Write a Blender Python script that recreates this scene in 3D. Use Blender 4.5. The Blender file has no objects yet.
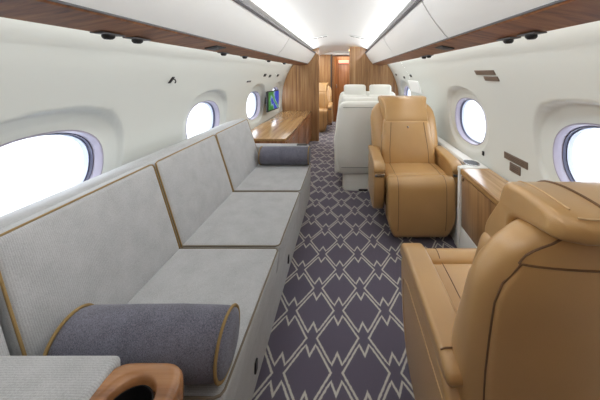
import bpy, bmesh, math, random
from mathutils import Vector, Matrix
random.seed(4)
SC = bpy.context.scene
COL = SC.collection
PI = math.pi

# ------------------------------------------------------------------ materials
def s2l(c):
    return tuple(((v/255)/12.92 if v/255 <= .04045 else ((v/255+.055)/1.055)**2.4) for v in c)

def new_mat(name):
    m = bpy.data.materials.new(name); m.use_nodes = True
    nt = m.node_tree
    return m, nt, nt.nodes['Principled BSDF']

def N(nt, kind, **kw):
    n = nt.nodes.new(kind)
    for k, v in kw.items(): setattr(n, k, v)
    return n

def M1(nt, op, a, b=None, c=None):
    n = nt.nodes.new('ShaderNodeMath'); n.operation = op
    for i, v in enumerate((a, b, c)):
        if v is None: continue
        if isinstance(v, (int, float)): n.inputs[i].default_value = v
        else: nt.links.new(v, n.inputs[i])
    return n.outputs[0]

def plain(name, rgb, rough=.5, metal=0, bump=0, bscale=200, coat=0, var=0, vscale=8):
    m, nt, b = new_mat(name)
    col = s2l(rgb)
    b.inputs['Base Color'].default_value = (*col, 1)
    b.inputs['Roughness'].default_value = rough
    b.inputs['Metallic'].default_value = metal
    b.inputs['Coat Weight'].default_value = coat; b.inputs['Coat Roughness'].default_value = .28
    tc = N(nt, 'ShaderNodeTexCoord')
    if bump:
        n = N(nt, 'ShaderNodeTexNoise'); n.inputs['Scale'].default_value = bscale; n.inputs['Detail'].default_value = 4
        nt.links.new(tc.outputs['Object'], n.inputs['Vector'])
        bp = N(nt, 'ShaderNodeBump'); bp.inputs['Strength'].default_value = bump; bp.inputs['Distance'].default_value = .002
        nt.links.new(n.outputs['Fac'], bp.inputs['Height']); nt.links.new(bp.outputs['Normal'], b.inputs['Normal'])
    if var:
        n = N(nt, 'ShaderNodeTexNoise'); n.inputs['Scale'].default_value = vscale; n.inputs['Detail'].default_value = 5
        nt.links.new(tc.outputs['Object'], n.inputs['Vector'])
        r = N(nt, 'ShaderNodeValToRGB')
        r.color_ramp.elements[0].position = .3; r.color_ramp.elements[1].position = .7
        r.color_ramp.elements[0].color = (*[c*(1-var) for c in col], 1)
        r.color_ramp.elements[1].color = (*[min(1, c*(1+var)) for c in col], 1)
        nt.links.new(n.outputs['Fac'], r.inputs['Fac']); nt.links.new(r.outputs['Color'], b.inputs['Base Color'])
    return m

def wood(name, dark, mid, light, axis='z', rough=.32, scale=1.0):
    m, nt, b = new_mat(name)
    tc = N(nt, 'ShaderNodeTexCoord'); mp = N(nt, 'ShaderNodeMapping')
    lo = 1.1*scale; hi = 28*scale
    mp.inputs['Scale'].default_value = {'z': (hi, hi, lo), 'y': (hi, lo, hi), 'x': (lo, hi, hi)}[axis]
    nt.links.new(tc.outputs['Object'], mp.inputs['Vector'])
    n = N(nt, 'ShaderNodeTexNoise'); n.inputs['Scale'].default_value = 1; n.inputs['Detail'].default_value = 6; n.inputs['Roughness'].default_value = .65
    n.inputs['Distortion'].default_value = .4
    nt.links.new(mp.outputs[0], n.inputs['Vector'])
    r = N(nt, 'ShaderNodeValToRGB'); e = r.color_ramp.elements
    e[0].position = .3; e[0].color = (*s2l(dark), 1); e[1].position = .72; e[1].color = (*s2l(light), 1)
    x = e.new(.5); x.color = (*s2l(mid), 1)
    nt.links.new(n.outputs['Fac'], r.inputs['Fac']); nt.links.new(r.outputs['Color'], b.inputs['Base Color'])
    b.inputs['Roughness'].default_value = rough; b.inputs['Coat Weight'].default_value = .25 if rough < .5 else 0; b.inputs['Coat Roughness'].default_value = .15
    return m

def fabric(name, c1, c2, scale=260, bump=.25, rough=.95, rib=.12):
    m, nt, b = new_mat(name)
    tc = N(nt, 'ShaderNodeTexCoord')
    w1 = N(nt, 'ShaderNodeTexNoise'); w1.inputs['Scale'].default_value = scale; w1.inputs['Detail'].default_value = 2
    mp = N(nt, 'ShaderNodeMapping'); mp.inputs['Scale'].default_value = (1, .5, 1)
    nt.links.new(tc.outputs['Object'], mp.inputs['Vector']); nt.links.new(mp.outputs[0], w1.inputs['Vector'])
    w2 = N(nt, 'ShaderNodeTexNoise'); w2.inputs['Scale'].default_value = 14; w2.inputs['Detail'].default_value = 4
    nt.links.new(tc.outputs['Object'], w2.inputs['Vector'])
    wv = N(nt, 'ShaderNodeTexWave'); wv.bands_direction = 'Y'; wv.inputs['Scale'].default_value = 62; wv.inputs['Distortion'].default_value = .6
    wv.inputs['Detail'].default_value = 1; nt.links.new(tc.outputs['Object'], wv.inputs['Vector'])
    s = M1(nt, 'ADD', M1(nt, 'ADD', M1(nt, 'MULTIPLY', w1.outputs['Fac'], .74-rib), M1(nt, 'MULTIPLY', w2.outputs['Fac'], .26)), M1(nt, 'MULTIPLY', wv.outputs['Fac'], rib))
    r = N(nt, 'ShaderNodeValToRGB'); e = r.color_ramp.elements
    e[0].position = .36; e[0].color = (*s2l(c1), 1); e[1].position = .62; e[1].color = (*s2l(c2), 1)
    nt.links.new(s, r.inputs['Fac']); nt.links.new(r.outputs['Color'], b.inputs['Base Color'])
    bp = N(nt, 'ShaderNodeBump'); bp.inputs['Strength'].default_value = bump; bp.inputs['Distance'].default_value = .002
    nt.links.new(w1.outputs['Fac'], bp.inputs['Height']); nt.links.new(bp.outputs['Normal'], b.inputs['Normal'])
    b.inputs['Roughness'].default_value = rough
    b.inputs['Sheen Weight'].default_value = .15
    return m

def carpet_mat():
    m, nt, b = new_mat('carpet_lattice')
    tc = N(nt, 'ShaderNodeTexCoord'); sx = N(nt, 'ShaderNodeSeparateXYZ')
    # slight wobble so that the woven lines look tufted
    nz = N(nt, 'ShaderNodeTexNoise'); nz.inputs['Scale'].default_value = 90; nz.inputs['Detail'].default_value = 2
    nt.links.new(tc.outputs['Object'], nz.inputs['Vector'])
    vm = N(nt, 'ShaderNodeVectorMath', operation='MULTIPLY_ADD')
    vm.inputs[1].default_value = (.006, .006, 0)
    nt.links.new(nz.outputs['Color'], vm.inputs[0]); nt.links.new(tc.outputs['Object'], vm.inputs[2])
    nt.links.new(vm.outputs[0], sx.inputs[0])
    a, bb = .1275, .1595
    cx, cy = .054-a+.003, 1.213+.003
    def fold(v, c, h):
        t = M1(nt, 'ADD', v, 100*2*h - c + h)
        t = M1(nt, 'MODULO', t, 2*h)
        return M1(nt, 'ABSOLUTE', M1(nt, 'SUBTRACT', t, h))
    x = M1(nt, 'DIVIDE', fold(sx.outputs[0], cx, a), a)
    y = M1(nt, 'DIVIDE', fold(sx.outputs[1], cy, bb), bb)
    out = M1(nt, 'GREATER_THAN', M1(nt, 'ADD', x, y), 1.0)
    def flip(v):   # v + out*(1-2v)
        return M1(nt, 'ADD', v, M1(nt, 'MULTIPLY', out, M1(nt, 'SUBTRACT', 1.0, M1(nt, 'MULTIPLY', v, 2.0))))
    x = flip(x); y = flip(y)
    def line(p, q):
        x1, y1 = p[0]*a, p[1]*bb; x2, y2 = q[0]*a, q[1]*bb
        L = math.hypot(x2-x1, y2-y1); nx, ny = -(y2-y1)/L, (x2-x1)/L; d0 = nx*x1+ny*y1
        v = M1(nt, 'ADD', M1(nt, 'MULTIPLY', x, nx*a), M1(nt, 'MULTIPLY', y, ny*bb))
        return M1(nt, 'ABSOLUTE', M1(nt, 'SUBTRACT', v, d0))
    B = (.19, .80)
    d1 = line((.80, 0), B); d2 = line(B, (0, .47))
    sel = M1(nt, 'GREATER_THAN', x, B[0]-.01)
    d = M1(nt, 'ADD', M1(nt, 'MULTIPLY', d1, sel), M1(nt, 'MULTIPLY', d2, M1(nt, 'SUBTRACT', 1.0, sel)))
    mr = N(nt, 'ShaderNodeMapRange'); mr.inputs['From Min'].default_value = .0030; mr.inputs['From Max'].default_value = .0062
    mr.inputs['To Min'].default_value = 1; mr.inputs['To Max'].default_value = 0
    nt.links.new(d, mr.inputs['Value'])
    n2 = N(nt, 'ShaderNodeTexNoise'); n2.inputs['Scale'].default_value = 420; n2.inputs['Detail'].default_value = 3
    nt.links.new(tc.outputs['Object'], n2.inputs['Vector'])
    r = N(nt, 'ShaderNodeValToRGB'); e = r.color_ramp.elements
    e[0].position = .3; e[0].color = (*s2l((80, 74, 90)), 1); e[1].position = .7; e[1].color = (*s2l((112, 105, 122)), 1)
    nt.links.new(n2.outputs['Fac'], r.inputs['Fac'])
    mx = N(nt, 'ShaderNodeMix', data_type='RGBA')
    nt.links.new(mr.outputs[0], mx.inputs['Factor']); nt.links.new(r.outputs['Color'], mx.inputs[6])
    mx.inputs[7].default_value = (*s2l((204, 202, 192)), 1)
    nt.links.new(mx.outputs[2], b.inputs['Base Color'])
    b.inputs['Roughness'].default_value = 1; b.inputs['Sheen Weight'].default_value = .2
    bp = N(nt, 'ShaderNodeBump'); bp.inputs['Strength'].default_value = .5; bp.inputs['Distance'].default_value = .003
    nt.links.new(n2.outputs['Fac'], bp.inputs['Height']); nt.links.new(bp.outputs['Normal'], b.inputs['Normal'])
    return m

def emit(name, rgb, s):
    m, nt, b = new_mat(name)
    b.inputs['Base Color'].default_value = (*s2l(rgb), 1)
    b.inputs['Emission Color'].default_value = (*s2l(rgb), 1)
    b.inputs['Emission Strength'].default_value = s
    return m

def glass_mat():
    m, nt, b = new_mat('window_glass')
    nt.nodes.remove(b)
    o = nt.nodes['Material Output']
    t = N(nt, 'ShaderNodeBsdfTransparent'); t.inputs[0].default_value = (.96, .98, 1, 1)
    g = N(nt, 'ShaderNodeBsdfGlossy'); g.inputs['Roughness'].default_value = .03
    mx = N(nt, 'ShaderNodeMixShader')
    mx.inputs[0].default_value = .05; nt.links.new(t.outputs[0], mx.inputs[1]); nt.links.new(g.outputs[0], mx.inputs[2])
    nt.links.new(mx.outputs[0], o.inputs[0])
    return m

def screen_mat():
    m, nt, b = new_mat('moving_map_screen')
    tc = N(nt, 'ShaderNodeTexCoord')
    n = N(nt, 'ShaderNodeTexNoise'); n.inputs['Scale'].default_value = 5.5; n.inputs['Detail'].default_value = 5
    nt.links.new(tc.outputs['Object'], n.inputs['Vector'])
    sx = N(nt, 'ShaderNodeSeparateXYZ'); nt.links.new(tc.outputs['Object'], sx.inputs[0])
    v = M1(nt, 'ADD', n.outputs['Fac'], M1(nt, 'MULTIPLY', sx.outputs[1], .9))
    r = N(nt, 'ShaderNodeValToRGB'); e = r.color_ramp.elements
    e[0].position = .40; e[0].color = (*s2l((46, 130, 62)), 1)
    x = e.new(.48); x.color = (*s2l((90, 165, 95)), 1)
    x = e.new(.515); x.color = (*s2l((150, 190, 210)), 1)
    e[-1].position = .56; e[-1].color = (*s2l((42, 72, 200)), 1)
    nt.links.new(v, r.inputs['Fac'])
    nt.links.new(r.outputs['Color'], b.inputs['Emission Color']); b.inputs['Emission Strength'].default_value = .75
    b.inputs['Base Color'].default_value = (.01, .01, .01, 1); b.inputs['Roughness'].default_value = .2
    return m

MT = dict(
    wall=plain('sidewall_cream', (214, 217, 212), .55, bump=.05, bscale=400),
    ceil=plain('headliner_white', (230, 231, 231), .6),
    bin=plain('bin_white', (246, 247, 246), .4),
    white=plain('satin_white', (236, 236, 232), .4),
    frame=plain('window_frame_lilac_grey', (156, 150, 164), .5),
    frame2=plain('window_shade_pale', (178, 184, 202), .5),
    gasket=plain('window_gasket_slate', (52, 52, 78), .4),
    track=plain('track_grey', (96, 95, 98), .6),
    darkline=plain('shadow_gap_brown', (70, 58, 50), .5),
    black=plain('black_plastic', (18, 18, 20), .5),
    chrome=plain('brushed_metal', (170, 165, 160), .25, metal=1),
    leather=plain('tan_leather', (190, 149, 95), .33, bump=.18, bscale=520, coat=.45, var=.05, vscale=5),
    stitch=plain('leather_seam', (205, 172, 128), .5),
    seamdark=plain('leather_seam_dark', (110, 80, 52), .5),
    wleather=plain('white_leather', (250, 250, 243), .45, bump=.1, bscale=400),
    wseam=plain('white_seam', (150, 150, 146), .6),
    wood=wood('veneer_upright', (120, 84, 52), (158, 118, 78), (188, 150, 106), 'z'),
    woodw=wood('veneer_warm', (118, 72, 40), (160, 104, 62), (188, 132, 86), 'z'),
    woody=wood('veneer_lengthwise', (136, 98, 60), (180, 140, 92), (205, 168, 118), 'y', rough=.22),
    woodv=wood('veneer_valence', (96, 58, 34), (138, 88, 52), (166, 112, 68), 'x', scale=.9, rough=.6),
    woodcup=wood('veneer_cupholder', (112, 72, 44), (160, 110, 70), (190, 140, 95), 'x', rough=.2, scale=.5),
    fab=fabric('sofa_weave_grey', (160, 161, 162), (190, 191, 192), scale=620),
    fabd=fabric('bolster_charcoal', (78, 78, 89), (126, 126, 140), scale=520, rib=0),
    pipe=plain('piping_ochre', (150, 124, 78), .8),
    piped=plain('piping_taupe', (122, 112, 96), .8),
    carpet=carpet_mat(), glass=glass_mat(), screen=screen_mat(),
    strip=emit('cove_strip', (255, 254, 250), 3.0),
    warm=emit('warm_strip', (255, 214, 140), 5.0),
    label=plain('label_bronze', (116, 102, 92), .4, metal=.3),
    labeld=plain('label_print', (60, 50, 45), .5),
    sign=plain('sign_pink', (214, 150, 128), .5),
    signred=plain('sign_red', (190, 60, 40), .5),
    ground=plain('apron_concrete', (238, 240, 246), .9, var=.03, vscale=.15),
)

# ------------------------------------------------------------------ helpers
def link(name, bm, mat, parent=None, smooth=True, sharp=35):
    bmesh.ops.remove_doubles(bm, verts=bm.verts, dist=1e-5)
    bmesh.ops.recalc_face_normals(bm, faces=bm.faces)
    me = bpy.data.meshes.new(name)
    bm.to_mesh(me); bm.free()
    me.materials.append(MT[mat] if isinstance(mat, str) else mat)
    if smooth:
        me.polygons.foreach_set('use_smooth', [True]*len(me.polygons))
        try: me.set_sharp_from_angle(angle=math.radians(sharp))
        except Exception: pass
    o = bpy.data.objects.new(name, me)
    COL.objects.link(o)
    if parent: o.parent = parent
    return o

def tag(o, label=None, cat=None, group=None, kind=None):
    if label: o['label'] = label
    if cat: o['category'] = cat
    if group: o['group'] = group
    if kind: o['kind'] = kind
    return o

def thing(name, loc, label, cat, rz=0, group=None):
    o = bpy.data.objects.new(name, None); COL.objects.link(o)
    o.location = loc; o.rotation_euler = (0, 0, rz); o.empty_display_size = .1
    return tag(o, label, cat, group)

def struct(name, bm, mat, parent=None, **kw):
    o = link(name, bm, mat, parent, **kw)
    if not parent: o['kind'] = 'structure'
    return o

def axis_samples(h, r, m=3, k=4):
    r = min(r, h*.999)
    s = [-h + r*(1-math.cos(PI/2*i/k)) for i in range(k)]
    s = [-h + r*math.tan(PI/4*i/k) for i in range(k)]
    inner = [-(h-r) + 2*(h-r)*i/m for i in range(m+1)]
    e = [-v for v in reversed(s)]
    out = s + inner + e
    res = [out[0]]
    for v in out[1:]:
        if v-res[-1] > 1e-6: res.append(v)
    return res

def rbox(h, r, c=(0, 0, 0), m=4, k=4, puff=(0, 0, 0), warp=None, bm=None, rot=None):
    """rounded box, half sizes h, edge radius r, faces puffed outward"""
    if bm is None: bm = bmesh.new()
    hx, hy, hz = h; r = min(r, min(h)*.98)
    S = [axis_samples(v, r, m, k) for v in h]
    cache = {}
    def vert(p):
        key = tuple(round(q, 6) for q in p)
        if key in cache: return cache[key]
        q = Vector([max(-(h[i]-r), min(h[i]-r, p[i])) for i in range(3)])
        d = Vector(p)-q
        if d.length > 1e-9: d = d.normalized()*r
        w = q+d
        u = [min(1, abs(p[i])/h[i]) for i in range(3)]
        for i in range(3):
            j, l = (i+1) % 3, (i+2) % 3
            if puff[i] and abs(abs(p[i])-h[i]) < 1e-6:
                w[i] += math.copysign(puff[i]*(1-u[j]**2.4)*(1-u[l]**2.4), p[i])
        if warp: w = Vector(warp(w))
        if rot: w = rot @ w
        v = bm.verts.new(w+Vector(c)); cache[key] = v
        return v
    for ax in range(3):
        j, l = (ax+1) % 3, (ax+2) % 3
        for sg in (-1, 1):
            for a in range(len(S[j])-1):
                for b in range(len(S[l])-1):
                    f = []
                    for da, db in ((0, 0), (1, 0), (1, 1), (0, 1)):
                        p = [0, 0, 0]; p[ax] = sg*h[ax]; p[j] = S[j][a+da]; p[l] = S[l][b+db]
                        f.append(vert(p))
                    try: bm.faces.new(f)
                    except ValueError: pass
    return bm

def tube(pts, r, seg=8, closed=False, bm=None):
    if bm is None: bm = bmesh.new()
    pts = [Vector(p) for p in pts]; n = len(pts); rings = []
    prev = None
    for i, p in enumerate(pts):
        if closed: d = pts[(i+1) % n]-pts[i-1]
        else: d = pts[min(i+1, n-1)]-pts[max(i-1, 0)]
        d.normalize()
        if prev is None:
            up = Vector((0, 0, 1)) if abs(d.z) < .9 else Vector((1, 0, 0))
            u = d.cross(up).normalized()
        else: u = (prev-d*prev.dot(d)).normalized()
        prev = u; v = d.cross(u)
        rings.append([bm.verts.new(p+u*r*math.cos(2*PI*k/seg)+v*r*math.sin(2*PI*k/seg)) for k in range(seg)])
    for i in range(n if closed else n-1):
        a, b = rings[i], rings[(i+1) % n]
        if closed and i == n-1:
            # best offset
            off = min(range(seg), key=lambda s: (a[0].co-b[s].co).length)
            b = b[off:]+b[:off]
        for k in range(seg): bm.faces.new((a[k], a[(k+1) % seg], b[(k+1) % seg], b[k]))
    if not closed:
        bm.faces.new(rings[0][::-1]); bm.faces.new(rings[-1])
    return bm

def loft(rings, cap=True, bm=None, closed=True):
    if bm is None: bm = bmesh.new()
    R = [[bm.verts.new(p) for p in ring] for ring in rings]
    n = len(R[0])
    for a, b in zip(R, R[1:]):
        for k in range(n if closed else n-1):
            bm.faces.new((a[k], a[(k+1) % n], b[(k+1) % n], b[k]))
    if cap:
        bm.faces.new(R[0][::-1]); bm.faces.new(R[-1])
    return bm

def prism(outline, axis, a, b, bevel=0, seg=3, bm=None):
    """outline of 2-D points swept along axis from a to b, edges bevelled"""
    own = bmesh.new()
    def P(u, v, t):
        return {'x': (t, u, v), 'y': (u, t, v), 'z': (u, v, t)}[axis]
    A = [own.verts.new(P(u, v, a)) for u, v in outline]; B = [own.verts.new(P(u, v, b)) for u, v in outline]
    n = len(A)
    own.faces.new(A[::-1]); own.faces.new(B)
    for k in range(n): own.faces.new((A[k], A[(k+1) % n], B[(k+1) % n], B[k]))
    if bevel:
        bmesh.ops.recalc_face_normals(own, faces=own.faces)
        es = [e for e in own.edges if len(e.link_faces) == 2 and e.calc_face_angle(0) > .6]
        bmesh.ops.bevel(own, geom=es, offset=bevel, segments=seg, profile=.5, affect='EDGES', clamp_overlap=True)
    if bm is None: return own
    me = bpy.data.meshes.new('t'); own.to_mesh(me); own.free(); bm.from_mesh(me); bpy.data.meshes.remove(me)
    return bm

def box(x0, x1, y0, y1, z0, z1, bev=0, bm=None):
    return prism([(x0, y0), (x1, y0), (x1, y1), (x0, y1)], 'z', z0, z1, bev, 2, bm)

def srect(w, d, n=4, cnt=32, c=(0, 0), z=0):
    out = []
    for i in range(cnt):
        t = 2*PI*i/cnt; cs, sn = math.cos(t), math.sin(t)
        out.append((c[0]+w*math.copysign(abs(cs)**(2/n), cs), c[1]+d*math.copysign(abs(sn)**(2/n), sn), z))
    return out

def lathe(prof, axis='z', seg=28, c=(0, 0, 0), bm=None):
    if bm is None: bm = bmesh.new()
    rings = []
    for r, h in prof:
        ring = []
        for k in range(seg):
            t = 2*PI*k/seg; u, v = r*math.cos(t), r*math.sin(t)
            p = {'z': (u, v, h), 'x': (h, u, v), 'y': (u, h, v)}[axis]
            ring.append(Vector(p)+Vector(c))
        rings.append(ring)
    return loft(rings, True, bm)

def copy_tree(o, parent=None):
    c = o.copy(); COL.objects.link(c)
    if parent is not None: c.parent = parent
    for ch in [x for x in bpy.data.objects if x.parent == o]: copy_tree(ch, c)
    return c

# ------------------------------------------------------------------ the cabin shell
Y0, Y1, YE = -1.0, 5.35, 8.6       # behind the camera, bulkhead, far end
WIN = {-1: [(1.14, .665), (2.47, .665), (3.80, .665), (4.965, .50)], 1: [(1.13, .63), (2.39, .63), (None, .54), (4.73, .63)]}
WZS = {-1: .862, 1: .895}
def hw(z):
    if z >= .8: return math.sqrt(max(.01, 1.12**2-(z-.8)**2))
    return 1.12*math.sqrt(1-((.8-z)/1.45)**2)
ZTOP = 1.56
def supe(dy, dz, A, B, n=2.4): return (abs(dy/A)**n+abs(dz/B)**n)**(1/n)
def wall_x(y, z, yc=None, WZ=.88):
    x = hw(z)
    if yc is not None:
        e = supe(y-yc, z-(WZ+.025), .385, .262)
        w = max(0, min(1, (1-e)/.245)); q = min(1, w/.20); w = .55*q*q*(3-2*q)+.45*w
        x = x + (max(x, 1.15)-x)*w
    return x
HA, HB = .29, .188
def wall(side, name):
    bm = bmesh.new()
    NA = 120
    WZ = WZS[side]
    zb, zt = WZ, ZTOP-WZ
    allz = set()
    gaps = [(Y0, WIN[side][0][0]-WIN[side][0][1])]
    fr = [0, .02, .04, .06, .08, .10, .12, .14, .16, .18, .20, .22, .24, .26, .28, .30, .33, .37, .42, .5, .6, .7, .85, 1]
    edge = gaps[0][1]
    for yc, ay in WIN[side]:
        if yc is None:
            gaps.append((edge, edge+2*ay)); edge += 2*ay; continue
        edge = yc+ay
        angs = [2*PI*i/NA for i in range(NA)]
        for cz in (zt, -zb):
            for s in (1, -1):
                t = math.atan2(cz, s*ay) % (2*PI)
                i = min(range(NA), key=lambda k: abs(angs[k]-t)); angs[i] = t
        rings = []
        for f in fr:
            pts = []
            for t in angs:
                c, s = math.cos(t), math.sin(t)
                hr = 1/((abs(c/HA)**2.4+abs(s/HB)**2.4)**(1/2.4))
                rr = min(ay/abs(c) if abs(c) > 1e-6 else 9, (zt if s > 0 else zb)/abs(s) if abs(s) > 1e-6 else 9)
                rad = hr+(rr-hr)*f
                y, z = yc+rad*c, WZ+rad*s
                pts.append((side*wall_x(y, z, yc, WZ), y, z))
            rings.append(pts)
        loft(rings, cap=False, bm=bm)
    gaps.append((edge, YE))
    zl = [ZTOP*i/60 for i in range(61)]
    for ya, yb in gaps:
        ys = [ya+(yb-ya)*i/4 for i in range(5)]
        loft([[(side*hw(z), y, z) for z in zl] for y in ys], cap=False, bm=bm, closed=False)
    return struct(name, bm, 'wall', sharp=60)
wall(-1, 'wall_left'); wall(1, 'wall_right')

# windows
def window(side, yc, name):
    w = bpy.data.objects.new(name, None); COL.objects.link(w); w['kind'] = 'structure'
    w.location = (side*1.15, yc, WZS[side])
    def ring(A, B, x, n=2.4):
        out = []
        for i in range(72):
            t = 2*PI*i/72; c, s = math.cos(t), math.sin(t)
            r = 1/((abs(c/A)**n+abs(s/B)**n)**(1/n))
            out.append((side*x, r*c, r*s))
        return out
    link('reveal', loft([ring(HA+.004, HB+.004, -.004), ring(HA-.003, HB-.003, -.006), ring(HA-.006, HB-.005, .0), ring(HA-.010, HB-.008, .036)], cap=False), 'frame', w)
    link('gasket', loft([ring(HA-.010, HB-.008, .036), ring(HA-.015, HB-.012, .034), ring(HA-.017, HB-.013, .052)], cap=False), 'gasket', w)
    link('shade_frame', loft([ring(HA-.017, HB-.013, .052), ring(HA-.022, HB-.017, .050), ring(HA-.026, HB-.02, .074)], cap=False), 'frame2', w)
    bm = bmesh.new()
    f = bm.faces.new([bm.verts.new(p) for p in ring(HA-.024, HB-.018, .072)])
    g = bm.faces.new([bm.verts.new(p) for p in ring(HA-.024, HB-.018, .076)])
    link('pane', bm, 'glass', w, smooth=False)
i = 1
for s in (-1, 1):
    for y in [v for v, _ in WIN[s] if v]:
        window(s, y, 'window_%d' % i); i += 1

# floor
struct('floor', box(-.96, .96, Y0, YE, -.05, 0), 'carpet')
# ceiling: bowed panel between the two light rails
def ceiling():
    n = 20
    def prof():
        out = []
        for k in range(n+1):
            u = -1+2*k/n
            x = .56*u
            out.append((x, 1.845-.115*abs(u)**2.3))
        return out
    p = prof()
    return loft([[(x, y, z) for x, z in p] for y in (Y0, 1, 3, Y1, 7, YE)], cap=False, closed=False)
struct('ceiling', ceiling(), 'ceil')
# wall ends
struct('wall_back', box(-1.14, 1.14, Y0-.04, Y0, 0, 1.9), 'woodw')
struct('wall_front', box(-1.14, 1.14, YE, YE+.04, 0, 1.9), 'woodw')

# overhead stowage: bins with doors, along both sides
RAIL = (.475, 1.685); BB = (.62, 1.475); PO = (.765, 1.445)
def side_bins(side):
    sname = 'left' if side < 0 else 'right'
    seams = [Y0+.01, .02, 1.43, 2.90, Y1] if side > 0 else [Y0+.01, .02, 2.90, Y1]
    names = ['white overhead bin directly above the camera side on the %s', 'nearest white overhead bin door on the %s of the cabin, at the frame edge',
             'middle white overhead bin door on the %s, between two thin vertical seams', 'farthest white overhead bin door on the %s, ending at the wood bulkhead']
    if side < 0: names.pop(2)
    for k, (a, b) in enumerate(zip(seams, seams[1:])):
        t = thing('overhead_bin', (0, a, 0), names[k] % sname, 'overhead bin', group='white overhead bins')
        L = b-a
        g = .009
        out = [RAIL, BB, (BB[0]+.22, BB[1]+.045), (.84, 1.60), (.60, 1.76), (.52, 1.70)]
        link('bin_body', prism([(side*(x+.012 if i_ < 2 else x), z) for i_, (x, z) in enumerate(out)], 'y', 0, L), 'darkline', t, smooth=False)
        dx, dz = BB[0]-RAIL[0], BB[1]-RAIL[1]
        dl = math.hypot(dx, dz); nx, nz = dz/dl, -dx/dl      # toward the aisle
        # slightly bowed door
        prof = []
        for q in range(9):
            u = .03+.95*q/8
            bow = .010*(1-(2*u-1)**2)
            prof.append((RAIL[0]+dx*u+nx*bow, RAIL[1]+dz*u+nz*bow))
        for q in range(8, -1, -1):
            u = .03+.95*q/8
            prof.append((RAIL[0]+dx*u-nx*.012, RAIL[1]+dz*u-nz*.012))
        link('bin_door', prism([(side*x, z) for x, z in prof], 'y', g, L-g), 'bin', t, sharp=50)
    # grey light rail along the upper bin edge
    out = [(RAIL[0]-.008, RAIL[1]-.004), (RAIL[0]+.002, RAIL[1]-.018), (RAIL[0]+.02, RAIL[1]-.005), (RAIL[0]+.012, RAIL[1]+.014), (RAIL[0]-.004, RAIL[1]+.008)]
    struct('trim_%d' % (1 if side < 0 else 2), prism([(side*x, z) for x, z in out], 'y', Y0+.01, Y1-.005), 'track', smooth=False)
    # veneer service panel under the bins
    out = [(BB[0]-.002, BB[1]-.002), (BB[0]+.002, BB[1]-.008), (PO[0], PO[1]-.006), (PO[0]+.012, PO[1]+.004), (PO[0], PO[1]+.016), (BB[0]+.01, BB[1]+.002)]
    v = struct('trim_%d' % (3 if side < 0 else 4), prism([(side*x, z) for x, z in out], 'y', Y0+.01, Y1-.005), 'woodv', smooth=False)
    out = [(BB[0]-.006, BB[1]+.004), (BB[0]-.006, BB[1]-.002), (BB[0]+.002, BB[1]-.003), (BB[0]+.004, BB[1]+.004)]
    link('edge_strip', prism([(side*x, z) for x, z in out], 'y', Y0+.01, Y1-.005), 'track', v, smooth=False)
    # glowing wash strip hidden above the veneer panel
    link('wash_strip', box(*sorted((side*.79, side*.815)), Y0+.05, Y1-.05, 1.508, 1.516), 'strip', v, smooth=False)
    return v
side_bins(-1); side_bins(1)

# service items on the veneer panels
def psu(name, side, y, label, cat, kind, group):
    x = side*.755; z = 1.44
    if kind == 'round':
        t = thing(name, (x, y, z-.002), label, cat, group=group)
        link('mounting_plate', box(-.022, .022, -.05, .05, -.002, .003, .001), 'track', t)
        link('nozzle', lathe([(.019, -.001), (.020, -.008), (.017, -.014), (.012, -.018), (.008, -.018), (.006, -.012)], 'z', 20), 'black', t)
        return t
    t = thing(name, (side*.69, y, 1.452), label, cat, group=group)
    bm = rbox((.038, .065, .005), .004, rot=Matrix.Rotation(side*math.atan2(.03, .145), 3, 'Y'))
    link('plate', bm, 'black', t)
    bm = rbox((.022, .014, .003), .002, c=(0, -.02, -.007), rot=Matrix.Rotation(side*math.atan2(.03, .145), 3, 'Y'))
    link('light_lens', bm, 'track', t)
    return t
for s, nm in ((-1, 'left'), (1, 'right')):
    psu('air_nozzle', s, 1.00, 'black air nozzle under the wood strip on the %s, nearest the camera' % nm, 'air vent', 'round', 'air nozzles under the wood strips')
    psu('reading_light', s, 1.14, 'black round reading light beside the nearest air nozzle on the %s' % nm, 'reading light', 'round', 'reading lights under the wood strips')
    psu('reading_switch_unit', s, 1.69, 'dark rectangular service panel set in the wood strip on the %s' % nm, 'service panel', 'plate', 'service panels in the wood strips')
    for k, (y, w) in enumerate(((1.95 if s < 0 else 2.22, 'first'), (2.36, 'second'), (3.1, 'third'), (3.9, 'fourth'))):
        if s > 0 and k > 1: continue
        psu('air_nozzle', s, y, '%s small black nozzle beyond the dark service panel on the %s wood strip' % (w, nm), 'air vent', 'round', 'air nozzles under the wood strips')

# ceiling slots far ahead
for sx, nm in ((-1, 'left'), (1, 'right')):
    t = thing('ceiling_vent', (sx*.27, 4.0, 1.812), 'slim grey ceiling vent near the bulkhead, the %s of the pair' % nm, 'vent', group='ceiling vents')
    R = Matrix.Rotation(sx*.18, 3, 'Y')
    link('vent_plate', rbox((.12, .035, .005), .003, rot=R), 'bin', t)
    for q in range(3):
        link('slot', rbox((.030, .016, .002), .001, c=(-.072+.072*q, 0, -.007-sx*(-.072+.072*q)*.18), rot=R), 'track', t)

# ------------------------------------------------------------------ bulkheads
def bulkhead(name, xin, side, y, mat, top=1.83):
    pts = [(xin, 0)]
    z = 0
    if side < 0: edge = lambda z: -hw(z)+.004
    else: edge = lambda z: hw(z)-.004
    for k in range(23): 
        z = 1.56*k/22; pts.append((edge(z), z))
    pts += [(side*.60, 1.79), (side*.50, 1.755)]
    for k in range(7):
        u = .5-(.5-abs(xin))*k/6
        pts.append((side*u if side*xin > 0 else side*u, min(top, 1.843-.115*(u/.56)**2.3)))
    return struct(name, prism(pts if side < 0 else pts, 'y', y, y+.045), mat, smooth=False)
bulkhead('wall_partition_left', -.41, -1, Y1, 'wood')
bulkhead('wall_partition_right', .175, 1, Y1, 'wood', 1.80)
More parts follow.
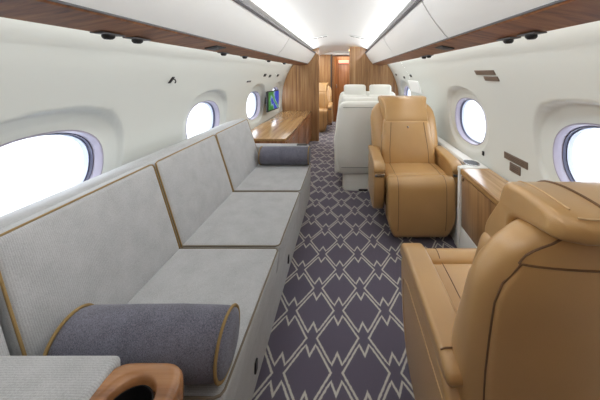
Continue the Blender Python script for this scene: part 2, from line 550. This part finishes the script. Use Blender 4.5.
# second pair of panels and the header beyond
bulkhead('wall_divider_left', -.27, -1, 7.0, 'wood', 1.76)
bulkhead('wall_divider_right', .40, 1, 7.0, 'wood', 1.76)
struct('trim_5', box(-.56, .56, 7.0, 7.05, 1.765, 1.845), 'white', smooth=False)
struct('trim_6', box(-.27, -.235, 6.98, 7.05, 0, 1.765), 'darkline', smooth=False)
d = struct('door_1', box(-.20, .40, 7.5, 7.54, 0, 1.74, .004), 'woodw')
struct('trim_7', box(-.235, -.20, 7.46, 7.54, 0, 1.76), 'wood', smooth=False)
link('door_handle', rbox((.012, .012, .05), .008, c=(-.14, 7.485, .95)), 'chrome', d)
sg = thing('exit_sign', (.055, 7.49, 1.60), 'small pink illuminated sign with red lower edge on the far wooden door', 'sign')
link('sign_face', rbox((.14, .008, .045), .004), emit('sign_glow', (232, 170, 150), .7), sg)
link('sign_edge', rbox((.14, .010, .008), .004, c=(0, -.002, -.048)), 'signred', sg)
for k, x in enumerate((-.07, .12)):
    l = tag(link('spotlight', lathe([(.045, -.012), (.045, 0), (.03, .004)], 'z', 20), emit('spot_glow', (255, 225, 180), 6) if k == 0 else bpy.data.materials['spot_glow']),
        ['left', 'right'][k]+' small warm spotlight above the far wooden door', 'spotlight', 'spotlights above the far door')
    l.location = (x, 7.25, 1.80)
struct('trim_8', box(.16, .5, Y1+.06, Y1+.085, 1.735, 1.75), 'warm', smooth=False)

# ------------------------------------------------------------------ right ledges and cabinet
struct('trim_9', prism([(.935, .0), (.940, .06), (.985, .13), (1.03, .15), (1.03, .59), (1.04, .605), (1.10, .615), (1.10, 0)], 'y', 2.152, Y1), 'white', smooth=False)
struct('trim_10', prism([(1.03, .0), (1.03, .59), (1.04, .605), (1.10, .615), (1.10, 0)], 'y', Y0, 1.30), 'white', smooth=False)
cb = thing('side_cabinet', (.0, 1.335, 0), 'wood veneered side cabinet under the window between the two tan armchairs', 'cabinet')
CX = .905
link('kick_panel', prism([(CX-.01, .0), (CX-.02, .06), (CX+.0, .22), (CX+.10, .22), (CX+.03, 0)], 'y', .0, .63, .006), 'white', cb)
link('body', prism([(CX+.015, .21), (CX+.015, .60), (1.085, .60), (1.05, .21)], 'y', 0, .63), 'darkline', cb, smooth=False)
link('door', box(CX, CX+.016, .005, .628, .225, .582, .003), 'wood', cb)
link('top', prism([(CX-.004, .592), (CX-.004, .622), (CX+.004, .63), (1.10, .63), (1.10, .592)], 'y', 0, .63), 'woody', cb, smooth=False)
k_ = link('latch_button', lathe([(.010, 0), (.010, -.008), (.006, -.010)], 'x', 14, c=(CX, .59, .565)), 'chrome', cb)
ch = thing('cup_holder_console', (0, 1.985, 0), 'white console end with black oval cup holder beside the far armrest', 'cup holder')
link('end_post', prism([(CX-.012, .0), (CX-.02, .1), (CX-.008, .62), (CX+.02, .62), (CX+.02, .0)], 'y', -.014, .018, .006), 'white', ch)
link('console_top', prism([(CX-.008, -.018), (CX-.008, .03), (.965, .05), (1.025, .165), (1.10, .165), (1.10, -.018)], 'z', .600, .634, .006), 'white', ch)
def oval(w, d, z, c=(1.025, .085)): return [(c[0]+w*math.cos(2*PI*i/32), c[1]+d*math.sin(2*PI*i/32), z) for i in range(32)]
link('cup_ring', loft([oval(.056, .072, .630), oval(.054, .070, .638), oval(.048, .062, .638), oval(.046, .060, .632)], cap=False), 'chrome', ch)
link('cup_well', loft([oval(.047, .061, .636), oval(.042, .056, .6355)], cap=True), 'black', ch)
link('lower_panel', prism([(.925, 0), (.925, .06), (.96, .22), (1.03, .34), (1.03, .6), (1.08, .6), (1.08, 0)], 'y', .022, .16), 'white', ch, smooth=False)

# ------------------------------------------------------------------ tan armchair (faces +Y locally)
def smooth2(pts, it=2):
    for _ in range(it):
        out = []
        n = len(pts)
        for i in range(n):
            p, q = pts[i], pts[(i+1) % n]
            out.append((p[0]*.75+q[0]*.25, p[1]*.75+q[1]*.25)); out.append((p[0]*.25+q[0]*.75, p[1]*.25+q[1]*.75))
        pts = out
    return pts
def inset2(pts, d):
    n = len(pts)
    area = sum(pts[i][0]*pts[(i+1) % n][1]-pts[(i+1) % n][0]*pts[i][1] for i in range(n))
    sg = 1 if area > 0 else -1
    out = []
    for i in range(n):
        a, b = Vector(pts[i-1]), Vector(pts[(i+1) % n])
        t = (b-a).normalized()
        out.append((pts[i][0]-t.y*d*sg, pts[i][1]+t.x*d*sg))
    return out
def pillow(outline, a, b, r, it=2, mid=1, xf=None, sag=0):
    """soft slab: a smoothed (y, z) profile swept in x with rounded ends"""
    P = smooth2(outline, it)
    st = []
    K = 6
    for k in range(K+1):
        t = PI/2*k/K
        st.append((a+r*(1-math.sin(t)) if False else a+r*(1-math.cos(PI/2-t)) if False else a+r*(1-math.cos(t)), r*(1-math.sin(t))))
    left = st; right = [(a+b-x, d) for x, d in reversed(st)]
    rings = []
    mids = [(a+r+(b-a-2*r)*q/(mid+1), 0) for q in range(1, mid+1)]
    for x, d in left+mids+right:
        Q = inset2(P, d) if d > 1e-6 else P
        ring = []
        for y, z in Q:
            v = (x, y, z)
            if xf: v = xf(v)
            ring.append(v)
        rings.append(ring)
    return loft(rings)
def armchair(loc, rz, label, group=None):
    mat = 'leather'
    t = thing('armchair', loc, label, 'armchair', rz, group)
    link('base', loft([srect(.20, .20, 4, 32, (0, -.04), 0), srect(.22, .24, 4, 32, (0, -.04), .06), srect(.24, .25, 4, 32, (0, -.04), .20)]), mat, t)
    def sec(z, w, yr, yf, n=3.0): return srect(w, (yf-yr)/2, n, 48, (0, (yf+yr)/2), z)
    Z = [(.16, .262, -.335, -.10), (.22, .285, -.355, -.11), (.35, .303, -.380, -.13), (.50, .313, -.405, -.16), (.65, .320, -.432, -.21),
         (.78, .322, -.457, -.285), (.86, .321, -.474, -.325), (.92, .308, -.487, -.352), (.960, .284, -.493, -.368), (.990, .252, -.495, -.378), (1.010, .215, -.488, -.385), (1.020, .17, -.475, -.395), (1.023, .09, -.46, -.41)]
    link('back_shell', loft([sec(*q) for q in Z]), mat, t, sharp=70)
    # rear panel set on the shell, closed by a dark seam
    def shell_y(x, w, yr, yf, n=3.0):
        d = (yf-yr)/2; u = min(.999, abs(x)/w)
        return (yf+yr)/2 - d*(1-u**n)**(1/n)
    rows = []
    zs = [.20+.745*q/16 for q in range(17)]
    def at(z):
        for a, b in zip(Z, Z[1:]):
            if a[0] <= z <= b[0]:
                f = (z-a[0])/(b[0]-a[0]); return [a[i]+(b[i]-a[i])*f for i in (1, 2, 3)]
    for q, z in enumerate(zs):
        w, yr, yf = at(z)
        hwid = w*(.87 + .055*(z-.2)/.75)
        if q == 16: hwid -= .012
        if q == 15: hwid -= .002
        rows.append([(hwid*u, shell_y(hwid*u, w, yr, yf)-(.007 if abs(u) < .99 and 0 < q < 16 else .0), z) for u in [-1, -.985, -.96]+[-.9+1.8*k/10 for k in range(11)]+[.96, .985, 1]])
    bm = loft(rows, cap=False, closed=False)
    geo = bmesh.ops.extrude_face_region(bm, geom=bm.faces[:])
    for v in [g for g in geo['geom'] if isinstance(g, bmesh.types.BMVert)]: v.co.y += .02
    link('rear_panel', bm, mat, t, sharp=70)
    edge = [r[0] for r in rows] + rows[-1][1:-1] + [r[-1] for r in reversed(rows)]
    link('rear_seam', tube([(x, y-.0005, z) for x, y, z in edge], .0022, 6), 'seamdark', t)
    for sx in (-1, 1):
        arc = []
        for q in range(9):
            z = .945+.070*q/8; w, yr, yf = at(z)
            x = (.265-.115*(q/8)**1.6)
            x = min(x, w*.90)
            arc.append((sx*x, shell_y(x, w, yr, yf)-.0005, z))
        link('shoulder_seam', tube(arc, .0020, 6), 'seamdark', t)
    # backrest cushion, leaning
    def wb(v):
        x, y, z = v
        k = (z+.2)/.4
        return (x*(1-.22*max(0, k-.35)), y - .26*z, z)
    link('backrest', rbox((.243, .065, .200), .035, c=(0, -.208, .668), puff=(.0, .016, .01), warp=wb, m=8), mat, t)
    for sx in (-1, 1):
        pts = []
        for q in range(13):
            z = .495+.35*q/12; zz = z-.668; k = (zz+.2)/.4
            pts.append((sx*.172*(1-.22*max(0, k-.35)), -.208+.065+.016*(1-min(1, abs(zz)/.2)**2.4)*(1-(.172/.243)**2.4)-.26*zz+.0008, z))
        link('seam', tube(pts, .0024, 6), 'seamdark', t)
    link('button', lathe([(.009, 0), (.009, .006), (.005, .009)], 'y', 14, c=(0, -.165, .805)), 'chrome', t)
    # headrest folded over the top of the back
    def hx(v):
        x, y, z = v
        if y < -.42: y += .045*max(0, (abs(x)-.165)/.08)**3 * min(1, (-.42-y)/.10)
        if y > -.38: x *= 1-.16*min(1, (y+.38)/.10)
        return (x, y, z)
    out = [(-.545, 1.026), (-.548, 1.050), (-.530, 1.062), (-.47, 1.068), (-.40, 1.067), (-.345, 1.052), (-.30, 1.01), (-.255, .95), (-.208, .89), (-.196, .852), (-.222, .828), (-.30, .842), (-.36, .92), (-.385, .99), (-.44, 1.006), (-.53, 1.014)]
    hd = link('headrest', pillow(out, -.235, .235, .013, 2, 14, hx), mat, t, sharp=75)
    P = smooth2(out, 2)
    top = [p for p in P if p[1] > 1.035]
    top.sort(key=lambda p: p[0])
    for sx in (-1, 1):
        link('stitching', tube([(sx*.200*(1-.16*min(1, max(0, (y+.38)/.10))), y, z+.0006) for y, z in top if y > -.51], .0018, 6), 'stitch', hd)
    link('stitching', tube([(sx_, -.536+.045*max(0, (abs(sx_)-.165)/.08)**3, 1.0615) for sx_ in (-.205, -.19, -.17, -.1, 0, .1, .17, .19, .205)], .0018, 6), 'stitch', hd)
    if rz == 0:
        rear = sorted([p for p in P if p[0] < -.40 and p[1] > 1.04], key=lambda p: (p[0] if p[1] > 1.07 else -1, p[1]))
        for sx in (-1, 1): link('center_seam', tube([(sx*.14, y-.0004, z+.0006) for y, z in top], .003, 6), 'seamdark', hd)
    # seat cushion, and the leg rest falling from its front edge
    def ws(v):
        x, y, z = v
        return (x, y, z + .006*(y/.2))
    st = link('seat', rbox((.255, .195, .065), .035, c=(0, .012, .428), puff=(0, 0, .014), warp=ws, m=6), mat, t)
    out = [(.205, .40), (.203, .492), (.24, .512), (.285, .506), (.322, .470), (.332, .40), (.328, .25), (.305, .12), (.272, .045), (.215, .03), (.20, .08)]
    def wl(v):
        x, y, z = v
        k = max(0, (.20-z)/.17)
        return (x*(1-.23*k**1.3), y, z)
    lr = link('leg_rest', pillow(out, -.256, .256, .026, 2, 6, wl), mat, t, sharp=75)
    P = smooth2(out, 2)
    fr = [p for p in P if p[0] > .215 and (p[1] > .48 or p[0] > .26)]
    i0 = min(range(len(fr)), key=lambda q: abs(fr[q][0]-.215)+(.6-fr[q][1]))
    fr.sort(key=lambda p: -math.atan2(p[1]-.30, p[0]-.22))
    fr.sort(key=lambda p: math.atan2(p[0]-.20, p[1]-.30))
    for sx in (-1, 1):
        link('seam', tube([(sx*.178, y+.0006, z+.0004) for y, z in fr if z > .10], .0020, 6), 'seamdark', lr)
        pts = []
        for q in range(11):
            y = -.15+.34*q/10; yy = y-.012
            pts.append((sx*.178, y, .428+.065+.014*(1-min(1, abs(yy)/.195)**2.4)*(1-(.178/.255)**2.4)+.006*yy/.2+.0004))
        link('seam', tube(pts, .0020, 6), 'seamdark', st)
    # arms
    for sx in (-1, 1):
        a, b = sorted((sx*.262, sx*.347))
        out = [(-.33, .56), (-.10, .56), (.10, .552), (.17, .545), (.212, .52), (.222, .47), (.212, .38), (.185, .28), (.13, .20), (.05, .165), (-.28, .165), (-.35, .20), (-.36, .40)]
        ar = link('armrest', pillow(out, a, b, .016, 2, 1), mat, t, sharp=75)
        out = [(-.33, .55), (-.10, .55), (.16, .535), (.205, .515), (.226, .525), (.222, .562), (.185, .588), (.10, .600), (-.10, .608), (-.31, .608), (-.345, .59)]
        pad = link('arm_pad', pillow(out, a-.003, b+.003, .014, 2, 1), mat, ar, sharp=75)
        link('metal_band', rbox((.038, .004, .010), .003, c=(sx*.304, .221, .500)), 'chrome', ar)
        link('side_seam', tube([(sx*.3475, y, z) for y, z in ((-.32, .50), (.08, .49), (.15, .465), (.165, .42), (.15, .33), (.11, .25))], .0018, 6), 'stitch', ar)
        link('pad_seam', tube([(sx*.304-.043, -.285, .604), (sx*.304-.03, -.285, .6085), (sx*.304+.03, -.285, .6085), (sx*.304+.043, -.285, .604)], .002, 6), 'seamdark', pad)
    return t
CHX = .665
armchair((CHX, 2.40, 0), PI, 'tan leather armchair facing the camera, beside the white cup holder console')
armchair((CHX+.012, .99, 0), 0, 'large tan leather armchair in the right foreground with its back to the camera')
armchair((-.55, 6.35, 0), PI, 'tan leather armchair in the far compartment, partly behind the left wood partition')

# ------------------------------------------------------------------ white double seats
def double_seat(loc, rz, label):
    t = thing('double_seat', loc, label, 'seat', rz, 'white double seats')
    link('base', loft([srect(.43, .24, 8, 40, (0, -.05), 0), srect(.43, .24, 8, 40, (0, -.05), .12), srect(.41, .22, 8, 40, (0, -.05), .20)]), 'wleather', t)
    link('floor_bracket', rbox((.05, .012, .008), .004, c=(-.20, -.295, .012)), 'black', t)
    def sec(z, w, yr, yf, n=6): return srect(w, (yf-yr)/2, n, 48, (0, (yf+yr)/2), z)
    link('back_shell', loft([sec(.19, .47, -.30, -.12), sec(.21, .49, -.315, -.12), sec(.35, .515, -.33, -.13), sec(.56, .522, -.345, -.17), sec(.66, .505, -.352, -.18), sec(.80, .492, -.362, -.21), sec(.91, .475, -.372, -.24), sec(.955, .458, -.372, -.25), sec(.98, .43, -.362, -.265), sec(.99, .38, -.345, -.28)]), 'wleather', t, sharp=60)
    link('rear_seam', tube([(x, -.372, .93) for x in (-.42, -.2, 0, .2, .42)], .003, 6), 'wseam', t)
    link('lower_seam', tube([(x, -.322, .27) for x in (-.44, -.2, 0, .2, .44)], .003, 6), 'wseam', t)
    for sx in (-1, 1):
        link('backrest', rbox((.215, .06, .26), .045, c=(sx*.222, -.20, .68), puff=(0, .02, .0), warp=lambda v: (v[0], v[1]-.22*v[2], v[2]), m=5), 'wleather', t)
        if rz: link('headrest', rbox((.185, .05, .10), .035, c=(sx*.215, -.30, 1.0), puff=(0, .015, .008), warp=lambda v: (v[0], v[1]-.15*v[2], v[2]), m=5), 'wleather', t)
        link('seat', rbox((.218, .25, .08), .05, c=(sx*.222, .06, .42), puff=(0, 0, .02), m=5), 'wleather', t)
        out = [(-.30, .20), (-.33, .60), (.18, .60), (.24, .56), (.25, .48), (.22, .30), (.16, .20)]
        a, b = sorted((sx*.445, sx*.515))
        link('armrest', prism(out, 'x', a, b, .022, 4), 'wleather', t, sharp=60)
    if not rz: link('top_pad', rbox((.42, .05, .045), .03, c=(0, -.235, .985), m=5), 'wleather', t)
    link('seat_front', rbox((.43, .03, .14), .02, c=(0, .275, .28), m=4), 'wleather', t)
    return t
double_seat((.49, 3.38, 0), 0, 'white double seat seen from behind, just beyond the facing tan armchair')
double_seat((.47, 4.42, 0), PI, 'white double seat with two headrests facing the camera before the right wood partition')
tb = thing('conference_table', (.50, 3.93, 0), 'low white folding table between the two white double seats', 'table')
link('tabletop', rbox((.30, .12, .012), .010, c=(0, 0, .68)), 'white', tb)
link('pedestal', rbox((.05, .04, .335), .01, c=(0, 0, .335)), 'white', tb)

# ------------------------------------------------------------------ sofa along the left wall
sf = thing('sofa', (0, 0, 0), 'long light grey fabric sofa of three cushions along the left wall', 'sofa')
SY = [.72, 1.36, 2.00, 2.66]
XF = -.225       # front edge of the seat
link('base', prism([(-.30, .02), (-.262, .06), (-.250, .28), (-.245, .315), (-.95, .315), (-.93, .02)], 'y', -.10, 2.80, .01), 'fab', sf, sharp=50)
for k in range(3):
    a, b = SY[k], SY[k+1]; c = (a+b)/2; L = b-a
    hx = (.70-.225)/2+.03; cx = -.225-hx
    def wsc(v, hx=hx):
        x, y, z = v
        return (x - (.018*((.07-z)/.14) if x > 0 else 0), y, z)
    s = link('seat_cushion', rbox((hx, L/2-.003, .075), .022, c=(cx, c, .382), puff=(0, 0, .012), warp=wsc, m=6), 'fab', sf)
    e = .006
    x1, x0, y0, y1, z = cx+hx-e, cx-hx+e, a+.003+e, b-.003-e, .382+.075-.003
    link('piping', tube([(x0, y0, z), (x1-.02, y0, z), (x1-.006, y0+.006, z), (x1, y0+.02, z), (x1, y1-.02, z), (x1-.006, y1-.006, z), (x1-.02, y1, z), (x0, y1, z)], .0036, 8), 'piped', s)
    # back cushion
    ang = math.atan2(.13, .41)
    Rb = Matrix.Rotation(-ang, 3, 'Y')
    hb = .225
    cxb, czb = -.765-.058, .637
    bc = link('back_cushion', rbox((.06, L/2-.003, hb), .026, c=(cxb, c, czb), puff=(.014, 0, 0), m=6, rot=Rb), 'fab', sf)
    def onb(u, y, w): return tuple(Rb @ Vector((u, 0, w)) + Vector((cxb, y, czb)))
    ya, yb = a+.008, b-.008
    u, w = .055, hb-.006
    pp = [onb(u, ya, -w), onb(u, ya, w-.02), onb(u-.002, ya+.004, w-.005), onb(u-.003, ya+.02, w), onb(u-.003, yb-.02, w), onb(u-.002, yb-.004, w-.005), onb(u, yb, w-.02), onb(u, yb, -w)]
    link('piping', tube(pp, .0036, 8), 'pipe', bc)
# the padded shelf behind the cushions, up to the wall
def shelf(y0, y1):
    return prism([(-.72, .30), (-.895, .825), (-.90, .842), (-.93, .852), (-1.05, .826), (-1.07, .812), (-1.085, .60), (-1.05, .30)], 'y', y0, y1, .012, 3)
link('back_frame', shelf(-.10, 2.78), 'fab', sf, sharp=50)
# near backrest section behind the arm
bc = link('back_cushion', rbox((.06, .39, .225), .026, c=(-.823, .322, .637), puff=(.006, 0, 0), m=6, rot=Matrix.Rotation(-math.atan2(.13, .41), 3, 'Y')), 'fab', sf)
# arms
na = link('armrest', rbox((.18, .345, .09), .016, c=(-.435-.18, .32, .548), m=4, puff=(0, 0, .004)), 'fab', sf)
fa = link('armrest', prism([(-.30, .30), (-.265, .36), (-.262, .565), (-.275, .59), (-.30, .597), (-.86, .60), (-.86, .30)], 'y', 2.665, 2.80, .012, 3), 'fab', sf, sharp=50)
link('side_panel', rbox((.22, .34, .08), .02, c=(-.53, .315, .385), m=3), 'fab', sf)
link('control_slot', rbox((.05, .022, .004), .003, c=(-.33, 2.735, .6)), 'black', fa)
# wooden cup holder capping the near arm
CUX, CUY = -.356, .565
def cupholder():
    def rr(w, d, z, n=4.5, c=(-.362, .515)): return [(px, py, z) for px, py, _ in srect(w, d, n, 64, c)]
    def cc(r, ry, z): return [(px, py, z) for px, py, _ in srect(r, ry, 2, 64, (CUX, CUY))]
    return loft([rr(.092, .140, .30), rr(.097, .145, .50), rr(.098, .146, .59), rr(.096, .144, .614), rr(.088, .136, .626, 5), rr(.080, .127, .628, 4.5),
                 cc(.055, .062, .628), cc(.051, .058, .624), cc(.048, .054, .612), cc(.047, .053, .50)])
cu = link('cup_holder', cupholder(), 'woodcup', na, sharp=75)
link('cup_liner', loft([[(CUX+r*math.cos(2*PI*i/32), CUY+r*1.09*math.sin(2*PI*i/32), z) for i in range(32)] for r, z in ((.0485, .612), (.0455, .613), (.044, .60), (.043, .52))], cap=False), 'black', cu)
link('cup_base', loft([[(CUX+r*math.cos(2*PI*i/32), CUY+r*1.09*math.sin(2*PI*i/32), z) for i in range(32)] for r, z in ((.044, .512), (.044, .518), (.03, .520))]), 'black', cu)
link('cup_floor_ring', tube([(CUX+.026*math.cos(2*PI*i/24), CUY+.028*math.sin(2*PI*i/24), .523) for i in range(24)], .0015, 6, closed=True), 'chrome', cu)
for y in (1.08, 1.70):
    l = link('latch', rbox((.004, .012, .022), .003, c=(-.253, y, .17)), 'black', sf)

def bolster(y, label, x0=-.228, x1=-.685, tilt=0):
    L = x0-x1; r = .080
    t = thing('bolster_cushion', ((x0+x1)/2, y, .457+.010+r), label, 'cushion', 0, 'charcoal bolster cushions')
    t.rotation_euler = (0, 0, tilt)
    h = L/2
    prof = [(.004, -h-.004), (.05, -h-.003), (r-.02, -h), (r-.006, -h+.006), (r, -h+.03), (r+.002, -h*.3), (r+.003, .3*h), (r, h-.03), (r-.006, h-.006), (r-.02, h), (.05, h+.003), (.004, h+.004)]
    link('body', lathe(prof, 'x', 40), 'fabd', t, sharp=80)
    for sx in (-1, 1):
        link('piping', tube([(sx*(h-.010), (r-.001)*math.cos(2*PI*k/48), (r-.001)*math.sin(2*PI*k/48)) for k in range(48)], .0045, 8, closed=True), 'pipe', t)
    return t
bolster(.785, 'dark charcoal bolster with ochre piping at the near end of the sofa')
bolster(2.56, 'dark charcoal bolster against the far arm of the sofa', tilt=0)

# ------------------------------------------------------------------ credenza and screen on the left
cr = thing('credenza', (0, 3.05, 0), 'long low wooden credenza beyond the sofa below the wall screen', 'credenza')
XC = -.575
link('body', prism([(XC+.012, .04), (XC+.012, .555), (-1.07, .555), (-.99, .04)], 'y', .01, 2.28, 0), 'woodw', cr, smooth=False)
link('plinth', prism([(XC-.03, 0), (XC-.03, .04), (-.98, .04), (-.93, 0)], 'y', .03, 2.27), 'darkline', cr, smooth=False)
link('top', prism([(XC+.02, .557), (XC+.02, .582), (-1.09, .588), (-1.09, .557)], 'y', 0, 2.29, .004), 'woody', cr)
for k in range(3):
    dd = link('door', box(XC+.012, XC+.026, .03+.75*k, .03+.75*k+.735, .06, .545, .003), 'woodw', cr)
    link('handle', rbox((.005, .04, .005), .003, c=(XC+.030, .03+.75*k+.3675, .50)), 'chrome', dd)
bt = thing('map_screen', (-1.005, 4.24, .885), 'black framed flat screen showing a green and blue map, above the credenza', 'screen')
bt.rotation_euler = (0, 0, math.radians(-6))
link('housing', rbox((.014, .235, .150), .006), 'black', bt)
link('display', box(.0145, .0155, -.205, .222, -.130, .135), 'screen', bt, smooth=False)
link('wall_bracket', rbox((.05, .04, .05), .01, c=(-.055, 0, 0)), 'black', bt)

# ------------------------------------------------------------------ little items on the side walls
def on_wall(side, y, z, hy, hz, mat, d=.004, skew=0, par=None, name='plate', r=.003):
    z0 = z
    xs = hw(z)
    # local tilt of the wall
    dz = .02; sl = (hw(z+dz)-hw(z-dz))/(2*dz)
    ang = math.atan(sl)*side
    R = Matrix.Rotation(ang, 3, 'Y')
    bm = rbox((d, hy, hz), min(r, d*.9), warp=(lambda v: (v[0], v[1]+skew*v[2], v[2])) if skew else None, rot=R)
    if par is None:
        pass
    return bm, (side*(xs-d*.6), y, z)
def wall_item(name, side, y, z, hy, hz, mat, label, cat, group=None, d=.006, skew=0):
    bm, loc = on_wall(side, y, z, hy, hz, mat, d, skew)
    o = link(name, bm, mat); o.location = loc
    return tag(o, label, cat, group)
bmw, lw = on_wall(1, 3.95, 1.11, .28, .085, 'bin', .010)
wp = link('service_hatch', bmw, 'bin'); wp.location = lw
tag(wp, 'faint white rectangular panel on the right wall behind the facing tan armchair', 'service hatch')
t = thing('coat_hook', (-(hw(1.255)-.004), 1.79, 1.255), 'small black coat hook on the left wall above and between the first windows', 'hook')
link('plate', rbox((.004, .012, .022), .003, warp=lambda v: (v[0], v[1]+.4*v[2], v[2]), rot=Matrix.Rotation(.43, 3, 'Y')), 'black', t)
link('hook', tube([(.004, 0, .008), (.022, 0, .004), (.028, 0, -.010), (.022, 0, -.02)], .004, 8), 'black', t)
for k, (y, z, s) in enumerate(((3.30, 1.20, 'nearest'), (3.86, 1.27, 'second'), (4.14, 1.255, 'third'), (4.62, 1.26, 'farthest'))):
    wall_item('socket_fitting', -1, y, z, .045 if k else .06, .020 if k else .010, 'black' if k else 'track', '%s small dark fitting on the left wall in the row above the screen' % s, 'fitting', 'dark fittings above the screen')
for k, (y, z, s) in enumerate(((3.95, 1.26, 'nearest'), (4.45, 1.23, 'middle'), (5.05, 1.27, 'farthest'))):
    wall_item('socket_fitting', 1, y, z, .04, .018, 'black', '%s small dark fitting on the right wall above the white seats' % s, 'fitting', 'dark fittings above the white seats')
def placard(side, rows, label):
    y0, z0 = rows[0][:2]
    t = thing('placard', (0, 0, 0), label, 'placard')
    for (y, z, hy, hz) in rows:
        bm, loc = on_wall(side, y, z, hy, hz, 'label', .004)
        o = link('plate', bm, 'label', t); o.location = loc
        for q in range(3):
            bm2, l2 = on_wall(side, y, z+hz*(-.45+.45*q), hy*.8, hz*.09, 'labeld', .0012)
            l2 = (l2[0]-side*.0045, l2[1], l2[2])
            p = link('print_line', bm2, 'labeld', o); p.location = (l2[0]-loc[0], 0, l2[2]-loc[2])
    return t
placard(1, [(1.825, 1.303, .125, .017), (1.775, 1.264, .085, .016)], 'bronze stacked information placard high on the right wall above the windows')
placard(1, [(1.69, .775, .115, .021), (1.69, .722, .052, .026)], 'bronze T shaped information placard low on the right wall by the wood cabinet')
wall_item('window_switch', 1, 2.075, .705, .010, .016, 'black', 'tiny black switch on the right wall below the far window', 'switch')

# ------------------------------------------------------------------ outside
g = struct('ground', box(-60, 60, -60, 60, -1.9, -1.8), 'ground', smooth=False)

# ------------------------------------------------------------------ light
w = bpy.data.worlds.new('daylight'); SC.world = w; w.use_nodes = True
bg = w.node_tree.nodes['Background']
bg.inputs[0].default_value = (.93, .96, 1.0, 1); bg.inputs[1].default_value = 5
def area(name, loc, sx, sy, power, rot, col=(1, 1, .985), spread=180):
    l = bpy.data.lights.new(name, 'AREA'); l.shape = 'RECTANGLE'; l.size = sx; l.size_y = sy; l.energy = power; l.color = col
    l.spread = math.radians(spread)
    o = bpy.data.objects.new(name, l); COL.objects.link(o); o.location = loc; o.rotation_euler = rot
    return o
LEN = Y1-.15+.7; YC = (Y1-.15-.7)/2
for s in (-1, 1):
    # ceiling coves behind the grey rails, aimed up and to the middle
    area('cove_or_fill_lamp', (s*.492, YC, 1.715), .02, LEN, 18, (0, s*math.radians(108), 0))
    # wash lamps above the veneer panels, aimed down the wall
    area('wall_wash_lamp', (s*.80, YC, 1.495), .03, LEN, 6.8, (0, s*math.radians(-35), 0))
area('cove_or_fill_lamp', (0, 6.3, 1.80), .5, 1.2, 12, (0, 0, 0), (1, .95, .88))  # added fill panel brightening the compartment beyond the bulkhead; no cove there
area('cove_or_fill_lamp', (0.05, 7.3, 1.79), .4, .3, 2.5, (0, 0, 0), (1, .85, .65))  # warm panel at the spotlights before the far door

# ------------------------------------------------------------------ camera
cam = bpy.data.cameras.new('camera'); co = bpy.data.objects.new('camera', cam); COL.objects.link(co)
co.location = (.09, 0, 1.30); co.rotation_euler = (PI/2, 0, 0)
cam.sensor_width = 36; cam.lens = 280/600*36
cam.shift_x = -45/600; cam.shift_y = -127/600
cam.clip_start = .02; cam.clip_end = 300
SC.camera = co
SC.view_settings.view_transform = 'Standard'; SC.view_settings.look = 'None'
SC.view_settings.gamma = 1; SC.view_settings.use_curve_mapping = False
SC.view_settings.exposure = 0.0
